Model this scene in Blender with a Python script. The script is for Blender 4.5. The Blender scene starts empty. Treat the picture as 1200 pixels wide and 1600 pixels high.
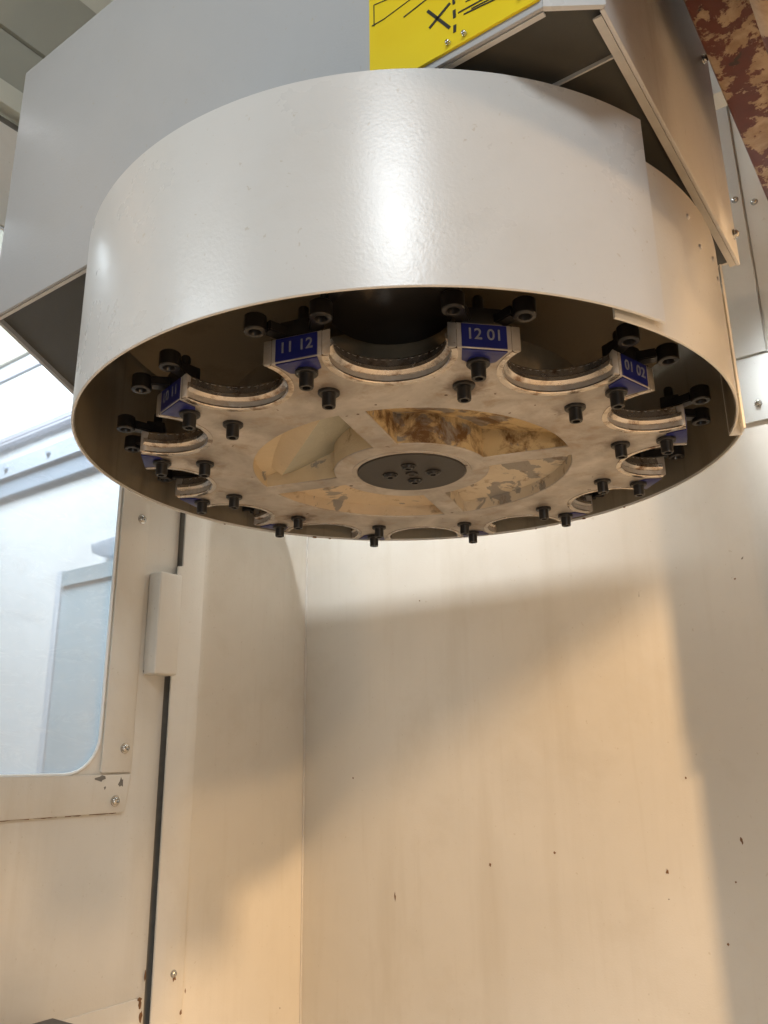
import bpy, bmesh, math, random
from mathutils import Vector, Matrix
random.seed(4)
C = bpy.context.scene.collection
PI = math.pi
R = math.radians
# Room frame: X runs along the back wall, Y runs along the side wall (away from the camera), Z up, metres.
# The carousel cover is centred on the origin; its lower rim lies at z = 0.

# ------------------------------------------------------------------ camera
sc = bpy.context.scene
cam = bpy.data.cameras.new("camera"); co = bpy.data.objects.new("camera", cam); C.objects.link(co)
sc.camera = co
cam.sensor_width = 36.0; cam.sensor_fit = 'AUTO'; cam.lens = 1284 / 1600 * 36
cam.clip_start = 0.02; cam.clip_end = 200
pitch, az, roll = 0.2930, R(-0.965 - 34.5), -0.0134
F = Vector((math.sin(az) * math.cos(pitch), math.cos(az) * math.cos(pitch), math.sin(pitch)))
Rt = Vector((math.cos(az), -math.sin(az), 0)); U = Rt.cross(F)
R2 = math.cos(roll) * Rt + math.sin(roll) * U; U2 = -math.sin(roll) * Rt + math.cos(roll) * U
m = Matrix((R2, U2, -F)).transposed().to_4x4(); m.translation = Vector((0.406, -0.610, -0.272))
co.matrix_world = m

# ------------------------------------------------------------------ light
sc.view_settings.view_transform = 'Standard'; sc.view_settings.look = 'None'
sc.view_settings.exposure = 0.0; sc.view_settings.gamma = 1.0
w = bpy.data.worlds.new("World"); sc.world = w; w.use_nodes = True
w.node_tree.nodes['Background'].inputs[0].default_value = (0.86, 0.92, 1.0, 1)
w.node_tree.nodes['Background'].inputs[1].default_value = 0.05

def lamp(name, kind, loc, power, col, size=0.1, target=None, sizey=None, spread=None):
    l = bpy.data.lights.new(name, kind); l.energy = power; l.color = col
    if kind == 'AREA':
        l.size = size
        if spread: l.spread = R(spread)
        if sizey: l.shape = 'RECTANGLE'; l.size_y = sizey
    else: l.shadow_soft_size = size
    o = bpy.data.objects.new(name, l); C.objects.link(o); o.location = loc
    if target is not None:
        o.rotation_euler = (Vector(target) - Vector(loc)).to_track_quat('-Z', 'Y').to_euler()
    return o
lamp('shop_light', 'AREA', (0.95, -1.55, 1.15), 17.5, (0.88, 0.95, 1.0), 0.40, (0, 0, 0), 0.30)
lamp('work_lamp', 'POINT', (1.45, -0.30, 0.63), 145.0, (1.0, 0.64, 0.33), 0.035)
lamp('lower_warm_fill', 'POINT', (1.45, -0.30, 0.42), 42.0, (1.0, 0.64, 0.33), 0.035)  # added second warm source, only to soften the work lamp's shadow edge
lamp('warm_cover_fill', 'POINT', (0.95, -0.40, -0.25), 6.0, (1.0, 0.62, 0.30), 0.03)  # added warm fill for the cover's right side and the disc underside
lamp('low_cool_fill', 'AREA', (1.5, -1.5, -0.7), 1.8, (0.90, 0.97, 1.0), 0.8, (0.15, 0.52, -0.5), 0.8, spread=80)  # added cool fill for the lower right of the back wall
lamp('left_cool_fill', 'AREA', (-0.75, -1.7, 0.75), 9, (0.86, 0.95, 1.0), 0.7, (-0.1, 0, 0.1), 0.5)  # added cool fill that evens out the left side of the cover
lamp('strip_fill_light', 'AREA', (-0.27, 0.30, 0.50), 2.7, (0.93, 0.97, 1.0), 0.50, (-0.27, 0.52, 0.03), 0.03, spread=100)  # added unseen source that brightens the wall strip under the cover
lamp('patch_fill_light', 'AREA', (0.27, 0.31, 0.50), 0.20, (0.93, 0.97, 1.0), 0.06, (0.285, 0.52, 0.16), 0.05, spread=28)  # added unseen source for the bright wall patch at the right
lamp('workshop_lamp', 'AREA', (-2.9, 0.3, 2.6), 250, (0.93, 0.97, 1.0), 1.5, (-3.0, 1.6, 0.4))

# ------------------------------------------------------------------ materials
def nt(name):
    mt = bpy.data.materials.new(name); mt.use_nodes = True
    return mt, mt.node_tree, mt.node_tree.nodes['Principled BSDF']
def N(t, typ, **kw):
    n = t.nodes.new(typ)
    for k, v in kw.items():
        if k.startswith('i_'):
            key = k[2:]; key = int(key) if key.isdigit() else key
            n.inputs[key].default_value = v
        else: setattr(n, k, v)
    return n
def noise(t, scale, detail=4, rough=.55, dist=0.0, vec=None):
    n = N(t, 'ShaderNodeTexNoise'); n.inputs['Scale'].default_value = scale; n.inputs['Detail'].default_value = detail
    n.inputs['Roughness'].default_value = rough; n.inputs['Distortion'].default_value = dist
    if vec is not None: t.links.new(vec, n.inputs['Vector'])
    return n.outputs['Fac']
def ramp(t, fac, lo, hi, a=(0, 0, 0, 1), b=(1, 1, 1, 1)):
    r = N(t, 'ShaderNodeValToRGB'); r.color_ramp.elements[0].position = lo; r.color_ramp.elements[1].position = hi
    r.color_ramp.elements[0].color = a; r.color_ramp.elements[1].color = b
    t.links.new(fac, r.inputs[0]); return r.outputs[0]
def mix(t, fac, a, b, mode='MIX'):
    n = N(t, 'ShaderNodeMix', data_type='RGBA', blend_type=mode)
    if isinstance(fac, (int, float)): n.inputs[0].default_value = fac
    else: t.links.new(fac, n.inputs[0])
    for i, v in ((6, a), (7, b)):
        if isinstance(v, tuple): n.inputs[i].default_value = v if len(v) == 4 else (*v, 1)
        else: t.links.new(v, n.inputs[i])
    return n.outputs[2]
def geo(t): return N(t, 'ShaderNodeNewGeometry').outputs['Position']
def stretch(t, vec, sx, sy, sz):
    n = N(t, 'ShaderNodeVectorMath', operation='MULTIPLY'); n.inputs[1].default_value = (sx, sy, sz)
    t.links.new(vec, n.inputs[0]); return n.outputs[0]
def bump(t, b, h, strength, dist=.001):
    n = N(t, 'ShaderNodeBump'); n.inputs['Strength'].default_value = strength; n.inputs['Distance'].default_value = dist
    t.links.new(h, n.inputs['Height']); t.links.new(n.outputs[0], b.inputs['Normal'])

def paint(name, col, rough=.38, dirt=.25, dirtcol=(.40, .33, .22), chips=True, peel=.25, streak=.0, film=0.0):
    mt, t, b = nt(name); p = geo(t)
    c = mix(t, ramp(t, noise(t, 3.2, 5, .6, .6, p), .35, .75), tuple(q * .94 for q in col), tuple(min(1, q * 1.04) for q in col))
    d = N(t, 'ShaderNodeMath', operation='MULTIPLY'); d.inputs[1].default_value = dirt
    t.links.new(ramp(t, noise(t, 7, 8, .68, .3, p), .52, .80), d.inputs[0])
    c = mix(t, d.outputs[0], c, dirtcol)
    if streak:
        s = N(t, 'ShaderNodeMath', operation='MULTIPLY'); s.inputs[1].default_value = streak
        t.links.new(ramp(t, noise(t, 16, 5, .6, .2, stretch(t, p, 1, 1, .10)), .53, .75), s.inputs[0])
        c = mix(t, s.outputs[0], c, dirtcol)
    if streak:
        s2 = N(t, 'ShaderNodeMath', operation='MULTIPLY'); s2.inputs[1].default_value = streak * .4
        t.links.new(ramp(t, noise(t, 75, 4, .6, .1, stretch(t, p, 1, 1, .05)), .60, .72), s2.inputs[0]); c = mix(t, s2.outputs[0], c, dirtcol)
    if chips:
        q = ramp(t, noise(t, 70, 2, .5, .6, stretch(t, p, 1, 1, .55)), .795, .815)
        c = mix(t, q, c, (.10, .07, .05))
    sp = N(t, 'ShaderNodeMath', operation='MULTIPLY'); sp.inputs[1].default_value = .35
    t.links.new(ramp(t, noise(t, 190, 3, .55, .4, p), .68, .74), sp.inputs[0]); c = mix(t, sp.outputs[0], c, dirtcol)
    t.links.new(c, b.inputs['Base Color'])
    rr = N(t, 'ShaderNodeMapRange'); rr.inputs[3].default_value = rough - .07; rr.inputs[4].default_value = rough + .12
    t.links.new(noise(t, 9, 6, .6, 0, p), rr.inputs[0]); t.links.new(rr.outputs[0], b.inputs['Roughness'])
    h = noise(t, 420, 3, .5, 0, p)
    if film:
        k = N(t, 'ShaderNodeMath', operation='MULTIPLY'); t.links.new(ramp(t, noise(t, 11, 6, .62, .5, p), .50, .60), k.inputs[0])
        t.links.new(noise(t, 210, 4, .6, .4, p), k.inputs[1])
        k2 = N(t, 'ShaderNodeMath', operation='MULTIPLY_ADD'); t.links.new(k.outputs[0], k2.inputs[0]); k2.inputs[1].default_value = film; t.links.new(h, k2.inputs[2]); h = k2.outputs[0]
    bump(t, b, h, peel, .0006)
    return mt
M = {}
M['cream'] = paint('cream_paint', (.66, .63, .565), .40, .22, streak=.18)
M['band'] = paint('cover_paint', (.65, .645, .62), .26, .16, chips=False, peel=.12, film=1.3)
M['band_rear'] = paint('rear_cover_paint', (.64, .62, .57), .36, .22, chips=True)
M['grey_box'] = paint('grey_guard_paint', (.45, .455, .455), .42, .12, chips=False)
M['side_grey'] = paint('worn_guard_paint', (.72, .71, .69), .36, .35, (.26, .22, .17), streak=.4)
M['pale'] = paint('pale_panel_paint', (.66, .68, .66), .40, .12)
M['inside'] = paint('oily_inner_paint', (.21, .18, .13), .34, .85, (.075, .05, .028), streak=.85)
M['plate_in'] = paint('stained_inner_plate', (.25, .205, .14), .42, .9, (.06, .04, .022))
M['olive'] = paint('olive_header_shade', (.33, .34, .29), .5, .2, chips=False)  # shade on the header panels is put into this olive tone
M['pale_olive'] = paint('pale_olive_paint', (.56, .57, .49), .5, .15, chips=False)
M['dark_under'] = paint('underside_shade_paint', (.075, .072, .06), .5, .4, (.06, .05, .04), chips=False)  # dark tone stands in for shade inside the guard's open bottom
M['shopwall'] = paint('white_workshop_wall', (.80, .81, .82), .7, .1, (.6, .6, .6), chips=False)
M['shopcream'] = paint('cream_workshop_wall', (.72, .66, .52), .7, .1, chips=False)
M['shopblue'] = paint('pale_blue_beam', (.52, .57, .64), .6, .3, (.45, .48, .55), chips=False)
M['shopblue2'] = paint('blue_grey_beam', (.36, .42, .50), .6, .3, (.40, .43, .50), chips=False)
M['lilac'] = paint('lilac_rail', (.46, .46, .52), .6, .2, (.45, .45, .5), chips=False)
M['cabinet'] = paint('blue_grey_cabinet', (.33, .42, .47), .5, .3, (.5, .55, .6), chips=False)
M['floor'] = paint('machine_floor', (.50, .46, .40), .5, .5)
M['ceiling'] = paint('workshop_ceiling', (.38, .39, .34), .7, .2, chips=False)

def solid(name, col, rough=.4, metal=0.0, var=.25, scale=60):
    mt, t, b = nt(name); p = N(t, 'ShaderNodeTexCoord').outputs['Object']
    c = mix(t, noise(t, scale, 4, .6, 0, p), tuple(q * (1 - var) for q in col), tuple(min(1, q * (1 + var)) for q in col))
    t.links.new(c, b.inputs['Base Color']); b.inputs['Roughness'].default_value = rough; b.inputs['Metallic'].default_value = metal
    bump(t, b, noise(t, scale * 8, 2, .5, 0, p), .12, .0005)
    return mt
M['black'] = solid('black_oxide', (.018, .017, .016), .34, .3, .4)
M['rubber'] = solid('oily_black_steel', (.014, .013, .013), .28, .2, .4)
M['hub'] = solid('dark_hub_steel', (.024, .020, .017), .45, .2, .25, 30)
M['bolt'] = solid('bright_bolt_steel', (.55, .54, .51), .26, 1.0, .15)
M['washer'] = solid('dull_washer_steel', (.30, .28, .25), .38, 1.0, .2)
M['lip'] = solid('machined_lip', (.66, .61, .55), .22, .95, .30, 45)
def lipmat():
    mt, t, b = nt('machined_pocket_lip'); p = geo(t)
    st = ramp(t, noise(t, 60, 7, .68, .3, p), .50, .66)
    c = mix(t, st, (.62, .57, .51), (.20, .12, .07)); t.links.new(c, b.inputs['Base Color'])
    b.inputs['Metallic'].default_value = .9
    rr = N(t, 'ShaderNodeMapRange'); rr.inputs[3].default_value = .12; rr.inputs[4].default_value = .36
    t.links.new(noise(t, 80, 5, .6, 0, p), rr.inputs[0]); t.links.new(rr.outputs[0], b.inputs['Roughness'])
    bump(t, b, noise(t, 300, 3, .5, 0, p), .15, .0006); return mt
M['lip'] = lipmat()
M['blue'] = solid('blue_tag', (.008, .012, .11), .36, 0, .25, 50)  # blue darkened to carry the shade of the cover
M['print'] = solid('shade_dimmed_print', (.15, .155, .19), .5, 0, .6, 160)  # digits darkened to carry the shade of the cover
M['ink'] = solid('black_ink', (.02, .02, .018), .5, 0, .2)
M['dark_gap'] = solid('gap_shade_and_chip', (.17, .16, .14), .6, 0, .3)  # stands in for shade in the door and header gaps; also colours paint chips
M['gasket'] = solid('white_gasket', (.78, .80, .80), .45, 0, .05)
M['edge'] = solid('bare_sheet_edge', (.62, .60, .56), .4, 0, .15)
M['rust_brown'] = solid('rust_brown_stain', (.17, .085, .035), .6, 0, .5, 300)
M['dark_block'] = solid('dark_grey_block', (.07, .068, .065), .5, 0, .3)
M['spindle'] = solid('grey_spindle_steel', (.30, .29, .27), .35, .8, .2)

def yellow():
    mt, t, b = nt('yellow_sign'); p = geo(t)
    c = mix(t, ramp(t, noise(t, 14, 5, .6, .3, p), .3, .8), (.80, .58, .004), (.86, .67, .012))
    t.links.new(c, b.inputs['Base Color']); b.inputs['Roughness'].default_value = .4; return mt
M['yellow'] = yellow()

def rusty():
    mt, t, b = nt('flaking_red_cream_paint'); p = geo(t)
    n1 = N(t, 'ShaderNodeMath', operation='MULTIPLY_ADD'); n1.inputs[1].default_value = .22
    t.links.new(noise(t, 95, 6, .7, .3, p), n1.inputs[0]); t.links.new(noise(t, 27, 8, .68, .2, p), n1.inputs[2])
    msk = ramp(t, n1.outputs[0], .580, .600)
    red = mix(t, noise(t, 60, 5, .6, 0, p), (.075, .016, .011), (.16, .036, .024))
    cream = mix(t, ramp(t, noise(t, 50, 6, .65, .3, p), .40, .72), (.47, .35, .23), (.24, .14, .07))
    c = mix(t, msk, cream, red)
    c = mix(t, ramp(t, noise(t, 55, 3, .5, .3, p), .70, .73), c, (.04, .02, .015))
    t.links.new(c, b.inputs['Base Color']); b.inputs['Roughness'].default_value = .5
    bump(t, b, msk, .5, .0012); return mt
M['rust'] = rusty()

def cavity(name, a, k1=.56, k2=.63):
    mt, t, b = nt(name); p = geo(t)
    c = mix(t, noise(t, 30, 6, .6, .2, p), tuple(q * .85 for q in a), tuple(min(1, q * 1.12) for q in a))
    pl = ramp(t, noise(t, 26, 5, .58, .5, p), k2, k2 + .02)
    c = mix(t, pl, c, (.27, .25, .22))
    br = ramp(t, noise(t, 42, 8, .7, .4, p), k1, k1 + .16)
    c = mix(t, br, c, (.13, .065, .02))
    t.links.new(c, b.inputs['Base Color']); b.inputs['Roughness'].default_value = .5
    bump(t, b, noise(t, 60, 6, .65, .3, p), .6, .003); return mt
M['cav_top'] = cavity('stained_cavity_paint', (.54, .41, .22), .45, .57)
M['cav_right'] = cavity('flaking_cavity_paint', (.56, .48, .36), .56, .525)
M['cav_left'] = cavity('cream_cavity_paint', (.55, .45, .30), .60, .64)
M['cav_low'] = cavity('cracked_cavity_paint', (.56, .45, .31), .58, .60)
M['rib'] = cavity('grey_green_rib_shade', (.36, .35, .28), .66, .64)  # bare grey-green, also carries the shade on the rib's hub side

# pattern constants of the carousel
PH = R(-74.73); OX, OY = -0.0164, 0.0309          # angle of lobe 0, centre of the disc
def specks(t, p, scale, size, keep=.5):
    v = N(t, 'ShaderNodeTexVoronoi'); v.inputs['Scale'].default_value = scale; v.inputs['Randomness'].default_value = 1
    t.links.new(p, v.inputs['Vector'])
    sep = N(t, 'ShaderNodeSeparateColor'); t.links.new(v.outputs['Color'], sep.inputs[0])
    a = N(t, 'ShaderNodeMath', operation='MULTIPLY'); t.links.new(sep.outputs[0], a.inputs[0]); a.inputs[1].default_value = size
    g = N(t, 'ShaderNodeMath', operation='GREATER_THAN'); t.links.new(sep.outputs[1], g.inputs[0]); g.inputs[1].default_value = 1 - keep
    c = N(t, 'ShaderNodeMath', operation='LESS_THAN'); t.links.new(v.outputs['Distance'], c.inputs[0]); t.links.new(a.outputs[0], c.inputs[1])
    m = N(t, 'ShaderNodeMath', operation='MULTIPLY'); t.links.new(g.outputs[0], m.inputs[0]); t.links.new(c.outputs[0], m.inputs[1])
    return m.outputs[0]
def disc_mat():
    mt, t, b = nt('worn_cast_aluminium'); p = N(t, 'ShaderNodeTexCoord').outputs['Object']
    c = mix(t, ramp(t, noise(t, 16, 7, .62, .4, p), .34, .68), (.30, .272, .24), (.56, .525, .48))
    c = mix(t, ramp(t, noise(t, 38, 6, .66, .3, p), .52, .78), c, (.31, .23, .15))
    c = mix(t, ramp(t, noise(t, 120, 2, .5, .3, p), .735, .76), c, (.12, .075, .05))
    c = mix(t, specks(t, p, 55, .16, .35), c, (.09, .055, .035))
    c = mix(t, ramp(t, noise(t, 9, 7, .7, .5, p), .50, .68), c, mix(t, .5, c, (.26, .19, .13)))
    # oil halo round each bolt: the pattern repeats every 30 degrees
    sx = N(t, 'ShaderNodeSeparateXYZ'); t.links.new(p, sx.inputs[0])
    def mth(op, a, bv=None, cv=None):
        n = N(t, 'ShaderNodeMath', operation=op)
        for i, v in enumerate((a, bv, cv)):
            if v is None: continue
            if isinstance(v, (int, float)): n.inputs[i].default_value = v
            else: t.links.new(v, n.inputs[i])
        return n.outputs[0]
    ang = mth('ARCTAN2', sx.outputs[1], sx.outputs[0])
    u = mth('DIVIDE', mth('SUBTRACT', ang, PH), R(30))
    fr = mth('SUBTRACT', u, mth('ROUND', u))
    r = mth('SQRT', mth('ADD', mth('MULTIPLY', sx.outputs[0], sx.outputs[0]), mth('MULTIPLY', sx.outputs[1], sx.outputs[1])))
    tg = mth('MULTIPLY', mth('MULTIPLY', fr, R(30)), r)
    halo = None
    for rb, rad in ((.200, .023), (.239, .013)):
        dr = mth('SUBTRACT', r, rb)
        dd = mth('SQRT', mth('ADD', mth('MULTIPLY', dr, dr), mth('MULTIPLY', tg, tg)))
        e = mth('DIVIDE', dd, rad)
        e = mth('ADD', e, mth('MULTIPLY', mth('SUBTRACT', noise(t, 75, 5, .6, .5, p), .5), 1.6))
        h = N(t, 'ShaderNodeMapRange'); h.inputs[1].default_value = .45; h.inputs[2].default_value = .95
        h.inputs[3].default_value = .85; h.inputs[4].default_value = 0; t.links.new(e, h.inputs[0])
        halo = h.outputs[0] if halo is None else mth('MAXIMUM', halo, h.outputs[0])
    hv = N(t, 'ShaderNodeMapRange'); hv.inputs[1].default_value = .40; hv.inputs[2].default_value = .62; hv.inputs[3].default_value = .18
    t.links.new(noise(t, 9, 2, .5, 0, p), hv.inputs[0]); halo = mth('MULTIPLY', halo, hv.outputs[0])
    c = mix(t, halo, c, (.10, .058, .030))
    t.links.new(c, b.inputs['Base Color'])
    b.inputs['Metallic'].default_value = .35
    rr = N(t, 'ShaderNodeMapRange'); rr.inputs[3].default_value = .36; rr.inputs[4].default_value = .58
    t.links.new(noise(t, 30, 5, .6, 0, p), rr.inputs[0]); t.links.new(rr.outputs[0], b.inputs['Roughness'])
    bump(t, b, noise(t, 160, 5, .6, 0, p), .25, .0012)
    return mt
M['disc'] = disc_mat()

def glass():
    mt = bpy.data.materials.new('scratched_window_pane'); mt.use_nodes = True; t = mt.node_tree
    t.nodes.remove(t.nodes['Principled BSDF']); out = t.nodes['Material Output']; p = geo(t)
    tr = N(t, 'ShaderNodeBsdfTransparent'); tr.inputs[0].default_value = (.90, .95, .98, 1)
    gl = N(t, 'ShaderNodeBsdfGlossy'); gl.inputs['Roughness'].default_value = .08
    df = N(t, 'ShaderNodeBsdfDiffuse'); df.inputs[0].default_value = (.85, .87, .9, 1)
    s = ramp(t, noise(t, 34, 10, .8, 1.6, stretch(t, p, 1, .35, 1)), .52, .70)
    k = N(t, 'ShaderNodeMath', operation='MULTIPLY_ADD'); k.inputs[1].default_value = .09; k.inputs[2].default_value = .30
    t.links.new(s, k.inputs[0])
    a = N(t, 'ShaderNodeMixShader'); t.links.new(k.outputs[0], a.inputs[0]); t.links.new(tr.outputs[0], a.inputs[1]); t.links.new(df.outputs[0], a.inputs[2])
    c = N(t, 'ShaderNodeMixShader'); c.inputs[0].default_value = .05
    t.links.new(a.outputs[0], c.inputs[1]); t.links.new(gl.outputs[0], c.inputs[2]); t.links.new(c.outputs[0], out.inputs[0])
    return mt
M['glass'] = glass()

# ------------------------------------------------------------------ helpers
def link(name, me, mat, parent=None, loc=None, rot=None):
    o = bpy.data.objects.new(name, me); C.objects.link(o)
    if mat is not None and me is not None and not me.materials: me.materials.append(mat)
    if parent is not None: o.parent = parent
    if loc is not None: o.location = loc
    if rot is not None: o.rotation_euler = rot
    return o
def tag(o, label=None, cat=None, group=None, kind=None):
    for k, v in (('label', label), ('category', cat), ('group', group), ('kind', kind)):
        if v: o[k] = v
    return o
def empty(name, label, cat, loc=(0, 0, 0), group=None):
    o = bpy.data.objects.new(name, None); C.objects.link(o); o.location = loc; o.empty_display_size = .05
    return tag(o, label, cat, group)
def mesh(bm, name='mesh', smooth=None):
    bmesh.ops.recalc_face_normals(bm, faces=bm.faces)
    me = bpy.data.meshes.new(name); bm.to_mesh(me); bm.free()
    if smooth is not None:
        for f in me.polygons: f.use_smooth = True
        me.set_sharp_from_angle(angle=R(smooth))
    return me
def add_box(bm, lo, hi):
    v = [bm.verts.new((x, y, z)) for x in (lo[0], hi[0]) for y in (lo[1], hi[1]) for z in (lo[2], hi[2])]
    for f in ((0, 1, 3, 2), (4, 6, 7, 5), (0, 4, 5, 1), (2, 3, 7, 6), (0, 2, 6, 4), (1, 5, 7, 3)):
        bm.faces.new([v[i] for i in f])
    return v
def boxm(lo, hi, bev=0.0, seg=2):
    bm = bmesh.new(); add_box(bm, lo, hi)
    if bev: bmesh.ops.bevel(bm, geom=bm.edges[:], offset=bev, segments=seg, affect='EDGES', profile=.5)
    return mesh(bm, 'box', 40 if bev else None)
def prism(poly, a, b, f, bev=0.0):
    """extrude a 2-D polygon; f(u, v, h) gives the 3-D point"""
    bm = bmesh.new(); A = [bm.verts.new(f(u, v, a)) for u, v in poly]; B = [bm.verts.new(f(u, v, b)) for u, v in poly]
    n = len(poly); bm.faces.new(A); bm.faces.new(B[::-1])
    for i in range(n): bm.faces.new((A[i], B[i], B[(i + 1) % n], A[(i + 1) % n]))
    if bev: bmesh.ops.bevel(bm, geom=bm.edges[:], offset=bev, segments=2, affect='EDGES', profile=.5)
    return mesh(bm, 'prism', 40)
XY = lambda u, v, h: (u, v, h)
def lathe(prof, n=20, cap=False):
    bm = bmesh.new(); rings = []
    for r, z in prof:
        if r < 1e-6: rings.append([bm.verts.new((0, 0, z))])
        else: rings.append([bm.verts.new((r * math.cos(2 * PI * i / n), r * math.sin(2 * PI * i / n), z)) for i in range(n)])
    for a, b in zip(rings, rings[1:]):
        for i in range(n):
            j = (i + 1) % n
            if len(a) == 1: bm.faces.new((a[0], b[i], b[j]))
            elif len(b) == 1: bm.faces.new((a[i], a[j], b[0]))
            else: bm.faces.new((a[i], a[j], b[j], b[i]))
    return mesh(bm, 'lathe', 35)
def sweep(prof, a0, a1, n, closed=True):
    """sweep an (r, z) profile round the Z axis from a0 to a1"""
    bm = bmesh.new(); rings = []
    for k in range(n + 1):
        a = a0 + (a1 - a0) * k / n
        rings.append([bm.verts.new((r * math.cos(a), r * math.sin(a), z)) for r, z in prof])
    q = len(prof)
    for A, B in zip(rings, rings[1:]):
        for i in range(q if closed else q - 1):
            j = (i + 1) % q; bm.faces.new((A[i], A[j], B[j], B[i]))
    if closed: bm.faces.new(rings[0]); bm.faces.new(rings[-1][::-1])
    return mesh(bm, 'sweep', 30)
def from_curve(splines, depth, bevel=0.0, closed=True):
    cu = bpy.data.curves.new('outline', 'CURVE'); cu.dimensions = '2D'; cu.fill_mode = 'BOTH'
    cu.extrude = depth; cu.bevel_depth = bevel; cu.bevel_resolution = 1
    for s in splines:
        sp = cu.splines.new('POLY'); sp.points.add(len(s) - 1)
        for p, q in zip(sp.points, s): p.co = (q[0], q[1], 0, 1)
        sp.use_cyclic_u = True
    o = bpy.data.objects.new('outline', cu); C.objects.link(o)
    dg = bpy.context.evaluated_depsgraph_get(); me = bpy.data.meshes.new_from_object(o.evaluated_get(dg))
    bpy.data.objects.remove(o); bpy.data.curves.remove(cu)
    return me
def text_mesh(txt, size, depth):
    cu = bpy.data.curves.new('text', 'FONT'); cu.body = txt; cu.size = size; cu.extrude = depth
    cu.align_x = 'CENTER'; cu.align_y = 'CENTER'; cu.offset = size * .012
    o = bpy.data.objects.new('text', cu); C.objects.link(o)
    dg = bpy.context.evaluated_depsgraph_get(); me = bpy.data.meshes.new_from_object(o.evaluated_get(dg))
    bpy.data.objects.remove(o); bpy.data.curves.remove(cu)
    return me
def tubem(pts, r, n=8, closed=False):
    bm = bmesh.new(); rings = []; P = [Vector(p) for p in pts]; q = len(P)
    for i, p in enumerate(P):
        a = P[(i - 1) % q] if (closed or i) else p; b = P[(i + 1) % q] if (closed or i < q - 1) else p
        d = (b - a).normalized(); u = d.cross(Vector((1, 0, 0)) if abs(d.x) < .9 else Vector((0, 1, 0))).normalized(); v = d.cross(u)
        rings.append([bm.verts.new(p + r * (math.cos(2 * PI * k / n) * u + math.sin(2 * PI * k / n) * v)) for k in range(n)])
    rng = range(q if closed else q - 1)
    for i in rng:
        A, B = rings[i], rings[(i + 1) % q]
        for k in range(n): bm.faces.new((A[k], A[(k + 1) % n], B[(k + 1) % n], B[k]))
    if not closed: bm.faces.new(rings[0]); bm.faces.new(rings[-1][::-1])
    return mesh(bm, 'tube', 50)
def pol(r, a): return (r * math.cos(a), r * math.sin(a))

# ------------------------------------------------------------------ the setting: machine enclosure
SX, TY = -0.578, 0.5216                              # side wall and back wall planes
tag(link('floor', boxm((-0.75, -1.6, -1.06), (1.4, 0.62, -1.0)), M['floor']), kind='structure')
tag(link('ceiling', boxm((-9, -4, 3.6), (5, 6, 3.7)), M['ceiling']), kind='structure')

bw = empty('back_wall', 'cream painted sheet metal wall behind the round tool cover', 'wall', (0.2, TY, -1.0))
def at(o, parent):                                   # child keeps its world place under an unrotated parent
    o.parent = parent; o.location = Vector(o.location) - Vector(parent.location); return o
at(link('wall_sheet', boxm((SX + .0005, TY, -1.0), (1.3, TY + .02, 1.02)), M['cream']), bw)
# welded corner seam, a thin proud bead
at(link('corner_seam', tubem([(SX + .0012, TY - .0012, -1.0), (SX + .0012, TY - .0012, .95)], .0016, 8), M['edge']), bw)

def blot(cy, cz, r, seed, sy=1.0, n=9):
    rnd = random.Random(seed); return [(cy + r * sy * (.5 + rnd.random()) * math.cos(2 * PI * k / n), cz + r * (.5 + rnd.random()) * math.sin(2 * PI * k / n)) for k in range(n)]
for x, z, r, sd, sy in ((-.2200, -.419, .0022, 1, .9), (-.389, -.473, .0052, 2, .22), (.036, -.413, .0030, 3, .6), (.131, -.372, .0036, 4, .45), (-.118, -.398, .0016, 6, 1.2),
                        (.072, -.299, .0016, 7, .9), (.118, -.42, .0014, 9, 1), (.10, -.49, .0016, 10, 1), (-.33, -.02, .0012, 11, 1), (-.47, -.30, .0016, 12, .8), (.165, -.05, .0014, 13, 1)):
    at(link('paint_chip', prism(blot(x, z, r, sd, sy), TY - .0004, TY - .0002, lambda u, v, h: (u, h, v)), M['rust_brown']), bw)

sw = empty('side_wall', 'cream sheet metal wall panel between the door post and the back corner', 'wall', (SX, .4, -1.0))
at(link('wall_sheet', boxm((SX - .02, .2645, -1.0), (SX, TY + .02, .60)), M['cream']), sw)

post = empty('door_post', 'folded cream sheet metal post running up beside the sliding door', 'post', (SX, .24, -1.0))
fz = lambda x: x
# the post is an L strip, its edge steps at the latch cover
pp = [(SX + .012, .2125), (SX + .012, .2635), (SX - .02, .2635), (SX - .02, .2605), (SX + .009, .2605), (SX + .009, .2125)]
at(link('post_strip', prism([(.2105, -1.0), (.2105, -.1490), (.2105, .018), (.2215, .018), (.2215, .60), (.2640, .60), (.2640, -1.0)], SX + .0065, SX + .0095, lambda u, v, h: (h, u, v), .0012), M['cream']), post)
at(link('post_return', boxm((SX - .02, .2600, -1.0), (SX + .0064, .2640, .60), .0008), M['cream']), post)
at(link('post_edge', boxm((SX - .012, .2218, -1.0), (SX + .0064, .2245, .60)), M['dark_gap']), post)  # dark strip standing in for shade beside the post

def bolt_mesh(washer_r, head_r, h, sides=20):
    return lathe([(0, 0), (washer_r, 0), (washer_r, .0012), (washer_r * .96, .0016), (head_r, .0017), (head_r, .0024), (head_r * .93, .0024 + h * .55), (head_r * .7, .0024 + h * .88), (head_r * .46, .0024 + h), (head_r * .44, .0024 + h * .35), (0, .0024 + h * .35)], sides)
BOLT_S = bolt_mesh(.0072, .0052, .0032)
BOLT_XS = bolt_mesh(.0050, .0040, .0026)

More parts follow.
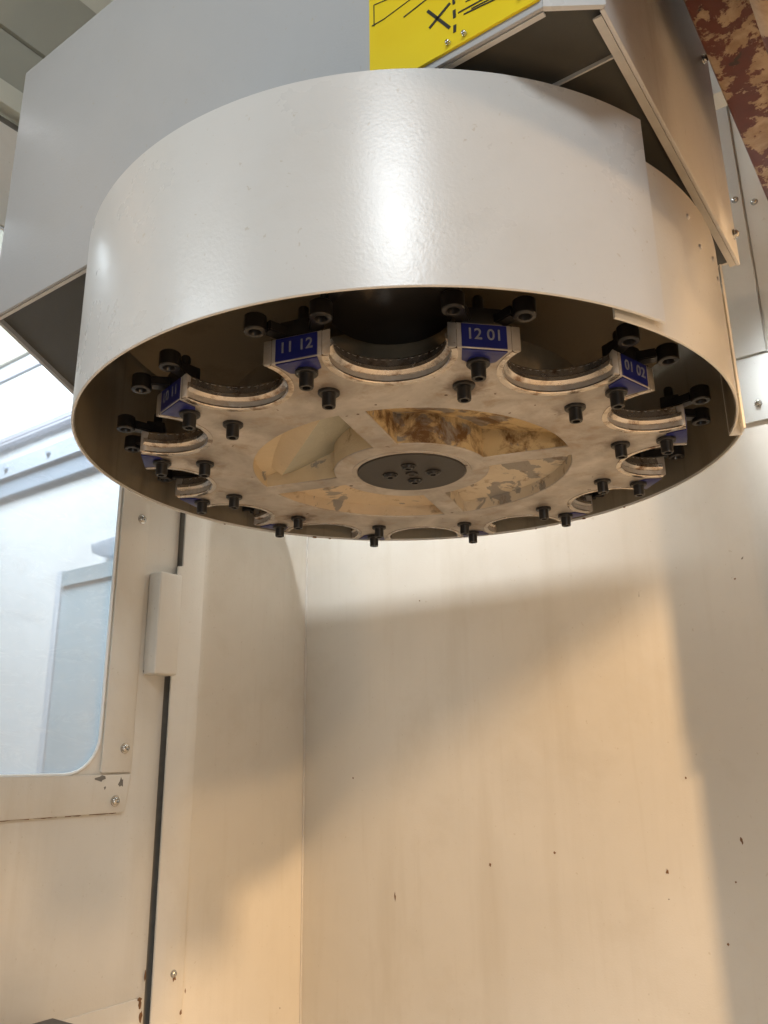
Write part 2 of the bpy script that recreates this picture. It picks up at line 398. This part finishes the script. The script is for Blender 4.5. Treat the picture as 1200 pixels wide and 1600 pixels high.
def bolt_on(parent, loc, axis, me=BOLT_S, name='bolt'):
    o = link(name, me, M['bolt'])
    o.rotation_euler = Vector(axis).to_track_quat('Z', 'Y').to_euler()
    o.location = Vector(loc) - world_loc(parent); o.parent = parent
    return o
def world_loc(o):
    v = Vector(o.location)
    while o.parent: o = o.parent; v += Vector(o.location)
    return v
bolt_on(post, (SX + .0095, .2445, -.549), (1, 0, 0), BOLT_XS, 'screw')

# ---- sliding door with a window
door = empty('machine_door', 'cream machine door with a large rounded window at the left', 'door', (SX, -.1, -1.0))
def rrect(y0, z0, y1, z1, r, n=8):
    o = []
    for cy, cz, a0 in ((y1 - r, z0 + r, -PI / 2), (y1 - r, z1 - r, 0), (y0 + r, z1 - r, PI / 2), (y0 + r, z0 + r, PI)):
        for k in range(n + 1):
            a = a0 + PI / 2 * k / n; o.append((cy + r * math.cos(a), cz + r * math.sin(a)))
    return o
hole = rrect(-.62, -.286, .1055, .437, .05)
me = from_curve([[(-.75, -1.0), (.2088, -1.0), (.2088, .008), (.2195, .008), (.2195, .60), (-.75, .60)], hole], .0015)
# curve lies in local XY: X -> Y, Y -> Z, Z -> X
me.transform(Matrix(((0, 0, 1, 0), (1, 0, 0, 0), (0, 1, 0, 0), (0, 0, 0, 1))))
at(link('door_sheet', me, M['cream'], loc=(SX - .0055, 0, 0)), door)
at(link('gasket', tubem([(SX - .0035, y, z) for y, z in rrect(-.619, -.285, .1045, .436, .05)], .0022, 6, True), M['gasket']), door)
at(link('window_pane', boxm((SX - .014, -.65, -.31), (SX - .009, .13, .46)), M['glass']), door)
at(link('door_edge', boxm((SX - .03, .2090, -1.0), (SX - .0076, .2320, .60)), M['dark_gap']), door)  # dark backing standing in for shade in the door gap
def strip(poly, x0=SX - .0038, x1=SX + .0004):
    o = link('frame_strip', prism(poly, x0, x1, lambda u, v, h: (h, u, v), .0009), M['cream']); at(o, door); return o
s1 = strip([(.1085, -.2835), (.1105, -.2835), (.1570, -.2835), (.1570, .437), (.1085, .437)])
s2 = strip([(-.65, -.3375), (.148, -.3355), (.1515, -.332), (.157, -.2862), (-.65, -.2862)])
s3 = strip([(-.65, .4385), (.157, .4385), (.157, .492), (-.65, .492)])
for z in (.079, -.252, .40): bolt_on(s1, (SX + .0004, .1435, z), (1, 0, 0))
for y in (.134, -.075, -.30): bolt_on(s2, (SX + .0004, y, -.3205), (1, 0, 0))
for y in (.134, -.075): bolt_on(s3, (SX + .0004, y, .465), (1, 0, 0))
at(link('latch_cover', boxm((SX - .0035, .1665, -.1495), (SX + .0245, .2080, .0005), .003, 3), M['cream']), door)
at(link('lower_sheet', prism([(-.75, -.571), (.195, -.571), (.2025, -.585), (.2025, -1.0), (-.75, -1.0)], SX - .0038, SX - .0005, lambda u, v, h: (h, u, v), .0008), M['cream']), door)
# chipped paint on the lower strip
def blot(cy, cz, r, seed, sy=1.0):
    rnd = random.Random(seed); return [(cy + r * sy * (.5 + rnd.random()) * math.cos(2 * PI * k / 9), cz + r * (.5 + rnd.random()) * math.sin(2 * PI * k / 9)) for k in range(9)]
for cy, cz, r, sd, sy in ((.142, -.297, .0062, 3, .6), (.1085, -.2915, .0035, 5, 2.0), (.1165, -.303, .0022, 8, .8)):
    at(link('paint_chip', prism(blot(cy, cz, r, sd, sy), SX + .00035, SX + .0006, lambda u, v, h: (h, u, v)), M['dark_gap']), door)

for cy, cz, r, sd, sy in ((.199, -.580, .0055, 21, .5), (.2015, -.592, .006, 22, .35), (.197, -.572, .003, 23, 1.2), (.2045, -.545, .006, 24, .2), (.1985, -.605, .003, 27, .5)):
    at(link('rust_spot', prism(blot(cy, cz, r, sd, sy), SX - .00045, SX - .0001, lambda u, v, h: (h, u, v)), M['rust_brown']), door)
for y0, y1, sd in ((-.045, .012, 31), (.018, .050, 32), (.062, .086, 33), (.098, .140, 34)):
    rnd = random.Random(sd); po = [(y0 + (y1 - y0) * k / 7, -.3377 - .0012 * rnd.random() + .0018 * (y0 + (y1 - y0) * k / 7 + .6) / .75) for k in range(8)]
    at(link('rust_line', prism(po + [(y1, -.3350), (y0, -.3350)], SX - .0038, SX - .0035, lambda u, v, h: (h, u, v)), M['rust_brown']), door)
for cy, cz, r, sd, sy in ((.262, -.600, .0035, 41, .5), (.268, -.575, .003, 42, .35), (.247, -.553, .006, 43, .55), (.262, -.635, .004, 44, .4)):
    at(link('rust_spot', prism(blot(cy, cz, r, sd, sy), SX + .0094, SX + .0097, lambda u, v, h: (h, u, v)), M['rust_brown']), post)

# ---- header over the door
hd = empty('door_header', 'header panels coloured olive grey for shade, with a pale rail above the machine door', 'panel', (SX, -.1, .60))
at(link('rail', boxm((SX - .01, -.9, .618), (SX + .012, .50, .655), .002), M['pale_olive']), hd)
at(link('recess', boxm((SX - .03, -.9, .601), (SX - .012, .50, .617)), M['dark_gap']), hd)  # dark strip standing in for the shadow line under the rail
at(link('lower_panel', boxm((SX - .012, -.9, .656), (SX - .002, .50, .749)), M['olive']), hd)
at(link('upper_panel', boxm((SX - .014, -.9, .751), (SX + .004, .50, .899), .001), M['olive']), hd)
at(link('top_panel', boxm((SX - .02, -.9, .901), (SX - .002, .50, 1.02)), M['pale_olive']), hd)

# ---- plates on the back wall at the right
def plate(label, x0, x1, z0, z1, th, mat, bolts):
    o = empty('cover_plate', label, 'plate', ((x0 + x1) / 2, TY, z0), 'cover plates bolted on the back wall')
    at(link('sheet', boxm((x0, TY - th, z0), (x1, TY - .0003, z1), .0008), mat), o)
    for x, z in bolts: bolt_on(o, (x, TY - th, z), (0, -1, 0), BOLT_XS)
    return o
plate('tall narrow pale plate bolted to the wall behind the right edge of the cover', .150, .2465, .2555, 1.0, .006, M['pale'], ((.238, .50), (.238, .72)))
plate('small pale plate with one bolt, just below the tall narrow plate', .150, .55, .1585, .2525, .004, M['pale'], ((.226, .183), (.40, .183)))
plate('wide grey plate right of the tall narrow plate, under the flaking head', .2495, .75, .2555, 1.0, .0035, M['cream'], ((.262, .487), (.262, .275)))

# ---- dark block low in front of the door
db = empty('dark_block', 'dark grey block peeking in at the bottom left below the door window', 'block', (-.50, .0, -1.0))
at(link('block_body', boxm((-.566, -.20, -1.0), (-.44, .061, -.5605), .003), M['dark_block']), db)
at(link('block_foot', boxm((-.570, -.22, -1.0), (-.42, .075, -.93), .003), M['dark_block']), db)

# ---- the workshop seen through the window
ww = empty('workshop_wall', 'white workshop wall with grey rails seen through the door window', 'wall', (-3.2, 1.6, -1.0))
at(link('wall_sheet', boxm((-9, 1.62, -2), (-.8, 1.72, 1.93)), M['shopwall']), ww)
at(link('upper_sheet', boxm((-9, 1.60, 1.934), (-.8, 1.72, 3.55)), M['shopcream']), ww)
at(link('rail', boxm((-9, 1.585, 1.412), (-.8, 1.619, 1.436)), M['lilac']), ww)
at(link('rail', boxm((-9, 1.575, 1.385), (-.8, 1.619, 1.398)), M['lilac']), ww)
at(link('rail', boxm((-9, 1.608, 1.826), (-.8, 1.619, 1.834)), M['lilac']), ww)
bb = at(link('beam', boxm((-9, 1.56, 1.178), (-.8, 1.619, 1.268)), M['shopblue']), ww)
at(link('beam_flange', boxm((-9, 1.585, 1.085), (-.8, 1.619, 1.176)), M['shopblue2']), ww)
for x in (-3.58, -3.20, -2.9):
    o = link('rivet', lathe([(0, .018), (.012, .014), (.018, 0), (0, 0)], 12), M['shopblue2'], rot=(PI / 2, 0, 0)); o.location = (x + 9 - 9 - (-3.2), 1.56 - 1.6, 1.225 + 1.0); o.parent = ww
cb = empty('cabinet', 'blue grey cabinet outside the door, seen through the right side of the window', 'cabinet', (-2.5, 1.4, -2))
at(link('body', boxm((-2.80, 1.45, -2), (-2.30, 1.60, .535), .004), M['cabinet']), cb)
at(link('corner_trim', boxm((-2.835, 1.44, -2), (-2.795, 1.59, .545), .004), M['shopblue']), cb)
at(link('top_trim', boxm((-2.79, 1.438, .47), (-2.30, 1.449, .535)), M['cabinet']), cb)
tag(link('wall_bracket', prism([(-2.75, .675), (-2.3, .70), (-2.3, .57), (-2.68, .61), (-2.74, .635)], 1.54, 1.6, lambda u, v, h: (u, h, v), .003), M['shopblue2']), 'small blue grey bracket on the workshop wall above the cabinet', 'bracket')

# ------------------------------------------------------------------ guard box the carousel hangs from
ZB = .178
gb = empty('machine_guard', 'large grey sheet metal guard above the round cover', 'machine guard', (0, 0, ZB))
FY = -.223
def gpart(name, me, mat): return at(link(name, me, mat), gb)
gpart('front_panel', boxm((-.3740, FY, ZB), (.2575, FY + .003, .500), .0008), M['grey_box'])
gpart('corner_panel', prism([(.2578, FY), (.2900, -.2010), (.2870, -.1990), (.2562, FY + .0034)], ZB, .500, XY), M['band'])
gpart('side_panel', boxm((.2850, -.1985, ZB), (.2880, .1500, .520), .0006), M['side_grey'])
gpart('left_panel', prism([(-.3735, FY + .003), (-.471, -.057), (-.471, .15), (-.467, .15), (-.467, -.055), (-.3695, FY + .0034)], ZB, .500, XY), M['grey_box'])
gpart('top_panel', prism([(-.372, FY + .004), (.257, FY + .004), (.284, -.199), (.284, .148), (-.466, .148), (-.466, -.055)], .4955, .4995, XY), M['grey_box'])
gpart('rear_panel', boxm((-.4665, .1482, ZB + .006), (.2845, .1512, .4950)), M['side_grey'])
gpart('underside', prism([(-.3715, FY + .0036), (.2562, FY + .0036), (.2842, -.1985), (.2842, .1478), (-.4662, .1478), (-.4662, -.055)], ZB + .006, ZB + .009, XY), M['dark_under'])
gpart('lower_flange', boxm((.05, -.1565, ZB + .0028), (.2842, -.1550, ZB + .0058)), M['edge'])
gpart('lower_flange', boxm((-.3690, FY + .0036, ZB - .0003), (.2560, FY + .0075, ZB + .0015)), M['edge'])
gpart('lower_flange', boxm((.2790, -.195, ZB - .0003), (.2848, .1475, ZB + .0012)), M['edge'])
for y, z in ((.138, .205), (.120, .40)): bolt_on(gb, (.2880, y, z), (1, 0, 0), BOLT_XS)

sg = empty('warning_sign', 'bright yellow sign with black line drawing bolted to the grey guard', 'sign', (.19, FY, .187))
at(link('sign_plate', prism([(.1245, .1835), (.2555, .1835), (.2575, .1850), (.2575, .36), (.1245, .36)], FY - .0022, FY - .0002, lambda u, v, h: (u, h, v)), M['yellow']), sg)
STR = [((.175, .227), (.192, .201), .0022), ((.193, .222), (.176, .211), .0022), ((.196, .240), (.196, .219), .0020), ((.196, .214), (.196, .207), .0022), ((.196, .201), (.1955, .195), .0022),
       ((.127, .2445), (.138, .244), .0008), ((.138, .244), (.172, .248), .0007), ((.129, .243), (.129, .263), .0007), ((.129, .263), (.146, .259), .0007), ((.146, .259), (.165, .262), .0007),
       ((.155, .2345), (.176, .238), .0010), ((.199, .2095), (.219, .2085), .0011), ((.203, .2055), (.232, .202), .0011), ((.209, .2065), (.226, .205), .0009),
       ((.205, .215), (.214, .214), .0009)]
for a, b, wd in STR:
    d = Vector((b[0] - a[0], b[1] - a[1])).normalized() * wd / 2; n = Vector((-d.y, d.x))
    A, B = Vector(a), Vector(b)
    at(link('drawn_line', prism([tuple(A + n), tuple(A - n), tuple(B - n), tuple(B + n)], FY - .0026, FY - .0023, lambda u, v, h: (u, h, v)), M['ink']), sg)
for x, z in ((.2440, .1925), (.2030, .1885), (.1905, .1885)): bolt_on(sg, (x, FY - .0022, z), (0, -1, 0), bolt_mesh(.0019, .0016, .0009, 12), 'rivet')

# ------------------------------------------------------------------ spindle head at the right
hdz = .30
sh = empty('spindle_head', 'spindle head with flaking dark red and cream paint at the top right', 'spindle head', (.55, .0, hdz))
at(link('head_casting', boxm((.309, -.34, hdz), (.80, .259, .85), .004), M['rust']), sh)
at(link('nose_blocker', boxm((.375, -.300, .045), (.50, -.050, hdz - .0005), .010, 3), M['rust']), sh)  # added out of view to keep the work lamp off the cover
at(link('nose_blocker_step', boxm((.380, -.048, .076), (.50, .015, hdz - .0005), .006, 3), M['rust']), sh)  # added blocker, kept higher so lamp light still reaches the side wall
at(link('nose', lathe([(0, -.012), (.030, -.012), (.034, -.008), (.034, .0445), (0, .0445)], 40), M['spindle'], loc=(.437, -.10, 0)), sh)
mc = empty('column_blocker', 'machine column added just outside the frame at the right to block light', 'machine column', (.6, .44, -1.0))
at(link('column_blocker_low', boxm((.311, .385, -1.0), (.9, .505, -.142), .004), M['cream']), mc)  # unseen blocker added to cut the work lamp on the back wall
at(link('column_blocker_top', boxm((.308, .380, -.140), (.9, .505, .26), .004), M['cream']), mc)  # upper part of the blocker, stepped to notch the shadow edge
lf = empty('added_fixture', 'added long tube light fixture, unseen above and behind the round cover', 'light', (-.27, .30, .50))  # unseen fixture added to hold the strip fill
at(link('housing', boxm((-.53, .285, .503), (-.01, .315, .540), .002), M['pale']), lf)
at(link('light_baffle', boxm((-.577, .285, .2120), (-.01, .420, .2140)), M['pale']), lf)  # added baffle that cuts off the lower edge of the lit strip
for x in (-.55, -.03): at(link('bracket', boxm((x - .006, .286, .2142), (x + .006, .292, .5028)), M['pale']), lf)
lf = empty('added_fixture', 'added short tube light fixture, unseen behind the right edge of the round cover', 'light', (.245, .31, .50))  # unseen fixture added to hold the patch fill
at(link('housing', boxm((.19, .295, .504), (.30, .325, .540), .002), M['pale']), lf)
bolt_on(sh, (.318, .235, hdz), (0, 0, -1), BOLT_XS)

# ------------------------------------------------------------------ round cover (fixed) round the carousel
cv = empty('carousel_cover', 'round pale grey sheet metal cover hanging open at the bottom', 'machine cover', (0, 0, 0))
RB, TH = .300, .0018
link('front_band', sweep([(RB, .0006), (RB, .1624), (RB - .0005, .163), (RB - TH, .163), (RB - TH, 0), (RB - .0005, 0)], R(22), R(338.4), 220), M['band'], cv)
# inner skin of the band: the oily inside
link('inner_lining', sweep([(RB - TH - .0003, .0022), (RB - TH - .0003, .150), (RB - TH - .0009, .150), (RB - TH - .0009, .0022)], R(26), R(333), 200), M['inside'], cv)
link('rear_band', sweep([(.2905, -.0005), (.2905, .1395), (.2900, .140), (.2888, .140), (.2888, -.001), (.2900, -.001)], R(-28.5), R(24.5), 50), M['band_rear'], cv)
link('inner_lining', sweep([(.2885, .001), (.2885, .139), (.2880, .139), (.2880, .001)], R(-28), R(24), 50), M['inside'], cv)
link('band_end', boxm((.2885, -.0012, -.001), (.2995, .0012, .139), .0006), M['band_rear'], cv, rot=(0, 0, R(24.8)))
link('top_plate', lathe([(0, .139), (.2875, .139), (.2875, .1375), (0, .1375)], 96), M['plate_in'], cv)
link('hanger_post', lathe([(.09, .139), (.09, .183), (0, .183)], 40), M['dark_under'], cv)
for a, z in ((-8.5, .118), (-5, .100), (2, .108), (4, .095)):
    x, y = pol(.2905, R(a)); o = link('rivet', lathe([(0, .0016), (.0018, .0012), (.0026, 0), (0, 0)], 12), M['edge'], cv, (x, y, z)); o.rotation_euler = Vector((x, y, 0)).to_track_quat('Z', 'Y').to_euler()
for a, r in ((143.6, .0022), (147.5, .0035), (68.5, .0022), (79.5, .0030), (92, .0018), (171, .0018)):
    x, y = pol(RB - .0010, R(a)); o = link('rust_spot', lathe([(0, -.0010), (r * .6, -.0008), (r, .0004), (r * .8, .0016), (0, .002)], 9), M['rust_brown'], cv, (x, y, 0)); o.scale = (.45, 1, .8); o.rotation_euler = (0, 0, R(a))
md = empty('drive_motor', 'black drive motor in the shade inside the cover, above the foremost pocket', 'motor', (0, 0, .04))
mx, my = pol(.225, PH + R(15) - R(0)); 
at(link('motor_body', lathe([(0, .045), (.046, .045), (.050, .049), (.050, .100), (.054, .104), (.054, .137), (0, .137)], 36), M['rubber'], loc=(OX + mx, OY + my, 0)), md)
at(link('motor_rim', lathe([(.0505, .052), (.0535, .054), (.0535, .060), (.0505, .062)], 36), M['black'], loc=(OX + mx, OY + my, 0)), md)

# ------------------------------------------------------------------ the carousel itself
car = empty('tool_carousel', 'twelve pocket tool carousel of worn aluminium inside the round cover', 'tool carousel', (OX, OY, 0))
NP, RO, HALF = 12, .257, R(5.45)
PC, PR = .247, .0446                                  # pocket centre radius and pocket radius
def outline():
    pts = []
    for k in range(NP):
        a = PH + k * R(30)
        # outer straight face of the lobe
        for f in (-1, -.5, 0, .5, 1):
            c = math.cos(HALF) / math.cos(HALF * f); pts.append(pol(RO * c, a + HALF * f))
        # pocket to the next lobe
        pa = a + R(15); cx, cy = pol(PC, pa)
        A = Vector(pol(RO, a + HALF)) - Vector((cx, cy)); B = Vector(pol(RO, a + R(30) - HALF)) - Vector((cx, cy))
        s0 = math.atan2(A.y, A.x) - pa; s1 = math.atan2(B.y, B.x) - pa
        s0 = (s0 + PI) % (2 * PI) - PI; s1 = (s1 + PI) % (2 * PI) - PI
        lo, hi = s0, s1 - 2 * PI                       # go through pi, the inner side
        for j in range(1, 26):
            q = pa + lo + (hi - lo) * j / 26; pts.append((cx + PR * math.cos(q), cy + PR * math.sin(q)))
    return pts
WIN = []                                              # four windows between the spokes
RI, RW, SPK = .0755, .1560, .0215
def window(c, grow=0.0):
    ri, rw, hs = RI - grow, RW + grow, SPK / 2 - grow
    pts = []; rc = .008
    a0i = math.asin(hs / ri); a0o = math.asin(hs / rw)
    lo, hi = c - R(45), c + R(45)
    for j in range(25): a = lo + a0o + (hi - lo - 2 * a0o) * j / 24; pts.append(pol(rw, a))
    for j in range(17): a = hi - a0i - (hi - lo - 2 * a0i) * j / 16; pts.append(pol(ri, a))
    return pts
SP0 = PH                                               # a spoke points at lobe 0, 3, 6, 9
WC = [SP0 + R(45 + 90 * k) for k in range(4)]
hubhole = [pol(.0545, 2 * PI * k / 48) for k in range(48)]
link('disc_plate', from_curve([outline()] + [window(c) for c in WC] + [hubhole], .0090, .0010), M['disc'], car, (0, 0, .010))
names = ['cav_top', 'cav_right', 'cav_low', 'cav_left']
for k, c in enumerate(WC):
    po = window(c, -.0011); bm = bmesh.new(); n = len(po)
    dep = .030
    lo = [bm.verts.new((*p, .0012)) for p in po]
    up = [bm.verts.new((p[0], p[1], dep - .017 * (Vector(p).length - RI) / (RW - RI))) for p in po]
    for i in range(n): bm.faces.new((lo[i], lo[(i + 1) % n], up[(i + 1) % n], up[i]))
    bmesh.ops.triangulate(bm, faces=[bm.faces.new(up)])
    link('casting_recess', mesh(bm, 'recess', 40), M[names[k]], car)
# casting body above the disc so that no light leaks past the recesses
link('casting_body', lathe([(.150, .0205), (.180, .0205), (.178, .06), (.085, .075), (.06, .136), (0, .136)], 64), M['plate_in'], car)
# raised rib in the left recess; lit and shaded sides put into its colours
a1 = WC[3]
A = Vector((*pol(.149, PH - R(12.5)), .004)); B = Vector((*pol(.134, PH - R(81)), .008))
def ribm(A, B, wl, wr, top):
    d = (B - A).normalized(); n = Vector((-d.y, d.x, 0)).normalized()
    if n.dot(Vector((A.x, A.y, 0))) < 0: n = -n
    bm = bmesh.new(); P = []
    for q in (A, B): P += [bm.verts.new(q), bm.verts.new((q.x + n.x * wl, q.y + n.y * wl, top)), bm.verts.new((q.x - n.x * wr, q.y - n.y * wr, top))]
    a, b, c, d_, e, f = P
    for fc in ((a, b, e, d_), (a, d_, f, c), (a, c, b), (d_, e, f), (b, c, f, e)): bm.faces.new(fc)
    return mesh(bm, 'rib', 20)
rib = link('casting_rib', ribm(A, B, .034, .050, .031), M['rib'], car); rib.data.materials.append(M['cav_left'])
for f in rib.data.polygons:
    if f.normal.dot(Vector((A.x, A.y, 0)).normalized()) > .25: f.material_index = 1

# hub
hub = link('hub', lathe([(0, -.0012), (.0526, -.0012), (.0534, -.0004), (.0534, .012), (0, .012)], 56), M['hub'], car)
link('hub_collar', lathe([(.0538, .0004), (.0545, -.0004), (.0588, -.0006), (.0593, .0005)], 56), M['disc'], car)
SOCK = lathe([(.0078, 0), (.0078, -.0008), (.0066, -.0010), (.0062, -.0004), (.0060, -.0012), (.0050, -.0030), (.0030, -.0030), (.0028, -.0012), (0, -.0012)], 20)
for k in range(4):
    x, y = pol(.0215, PH + R(10 + 90 * k)); link('socket_bolt', SOCK, M['black'], hub, (x, y, -.0014))
link('centre_bolt', lathe([(.0062, 0), (.0060, -.0012), (.0045, -.0016), (.0030, -.0012), (.0024, -.0002), (0, -.0002)], 18), M['hub'], hub, (0, 0, -.0014))

# bolt hanging under the disc: washer, socket head with hex recess
CAPB = lathe([(0, 0), (.0086, 0), (.0086, -.0020), (.0080, -.0026), (.0056, -.0028), (.0054, -.0036), (.0054, -.0118), (.0050, -.0130), (.0031, -.0131), (.0029, -.0080), (0, -.0080)], 18)
lip_prof = [(.0478, -.0006), (.0436, -.0006), (.0428, .0002), (.0428, .0012), (.0446, .0026), (.0448, .0050), (.0412, .0072), (.0398, .0084), (.0396, .0112), (.0406, .0124), (.0432, .0134), (.0436, .0196), (.0442, .0204), (.0478, .0204)]
A = Vector(pol(RO, -R(15) + HALF)) - Vector((PC, 0)); ls = abs(math.atan2(A.y, A.x))
LIP = sweep(lip_prof, ls + R(1.0), 2 * PI - ls - R(1.0), 44)
hw = .0165
TAGF = boxm((-.0007, -hw, .0012), (.0009, hw, .0190), .0002, 1)
TAGB = prism([(.0003, -hw), (.0003, hw), (-.0155, hw - .004), (-.019, hw - .011), (-.019, -hw + .011), (-.0155, -hw + .004)], -.0012, -.0001, XY, .0002)
# black lever block with two arms and two round finger ends
def finger_arm(sgn):
    bm = bmesh.new()
    p0 = Vector((.244, sgn * .0085, .0262)); p1 = Vector((.2655, sgn * .0205, .0262)); d = (p1 - p0).normalized(); n = Vector((-d.y, d.x, 0)) * .0052
    A = [p0 + n, p0 - n, p1 - n, p1 + n]
    lo = [bm.verts.new((q.x, q.y, .0222)) for q in A]; up = [bm.verts.new((q.x, q.y, .0302)) for q in A]
    bm.faces.new(lo); bm.faces.new(up[::-1])
    for i in range(4): bm.faces.new((lo[i], up[i], up[(i + 1) % 4], lo[(i + 1) % 4]))
    bmesh.ops.bevel(bm, geom=bm.edges[:], offset=.001, segments=2, affect='EDGES')
    return mesh(bm, 'arm', 40)
ARM = {1: finger_arm(1), -1: finger_arm(-1)}
EYE = lathe([(0, .005), (.0030, .005), (.0046, .0002), (.0052, -.0002), (.0076, 0), (.0082, .0008), (.0082, .0118), (.0074, .0128), (0, .0128)], 20)
BLOCK = prism([(.238, -.0125), (.2545, -.0150), (.2545, .0150), (.238, .0125)], .0208, .0345, XY, .0012)
PIN = lathe([(0, .0335), (.0042, .0335), (.0042, .046), (.0034, .0475), (0, .0475)], 14)
digits = {}
for k in range(NP):
    a = PH + k * R(30); rz = (0, 0, a)
    link('pocket_lip', LIP, M['lip'], car, (*pol(PC, a + R(15)), 0), (0, 0, a + R(15)))
    link('bolt', CAPB, M['black'], car, (*pol(.200, a), 0.0), (0, 0, a * 3))
    tg = link('number_tag', TAGF, M['blue'], car, (*pol(RO * math.cos(HALF) + .0008, a), 0), rz)
    link('tag_foot', TAGB, M['blue'], tg)
    n0, n1 = (k + 10) % 12 + 1, (k + 11) % 12 + 1
    tx = text_mesh(f"{n0:02d} {n1:02d}", .0118, .00018)
    d = link('numbers', tx, M['print'], tg, (.0012, 0, .0108)); d.rotation_euler = (PI / 2, 0, PI / 2)
    link('bolt', CAPB, M['black'], car, (*pol(.2395, a), -.0012), (0, 0, a * 2))
    blk = link('finger_block', BLOCK, M['black'], car, (0, 0, 0), rz)
    for sg_ in (1, -1):
        f = link('finger', ARM[sg_], M['rubber'], car, (0, 0, 0), rz)
        jit = random.uniform(-.004, .004)
        link('finger_eye', EYE, M['rubber'], f, (.2705 + abs(jit) * .3, sgn * .0255 + 0 if (sgn := sg_) else 0, .0195))
    link('spring_pin', PIN, M['black'], blk, (.246, 0, 0))
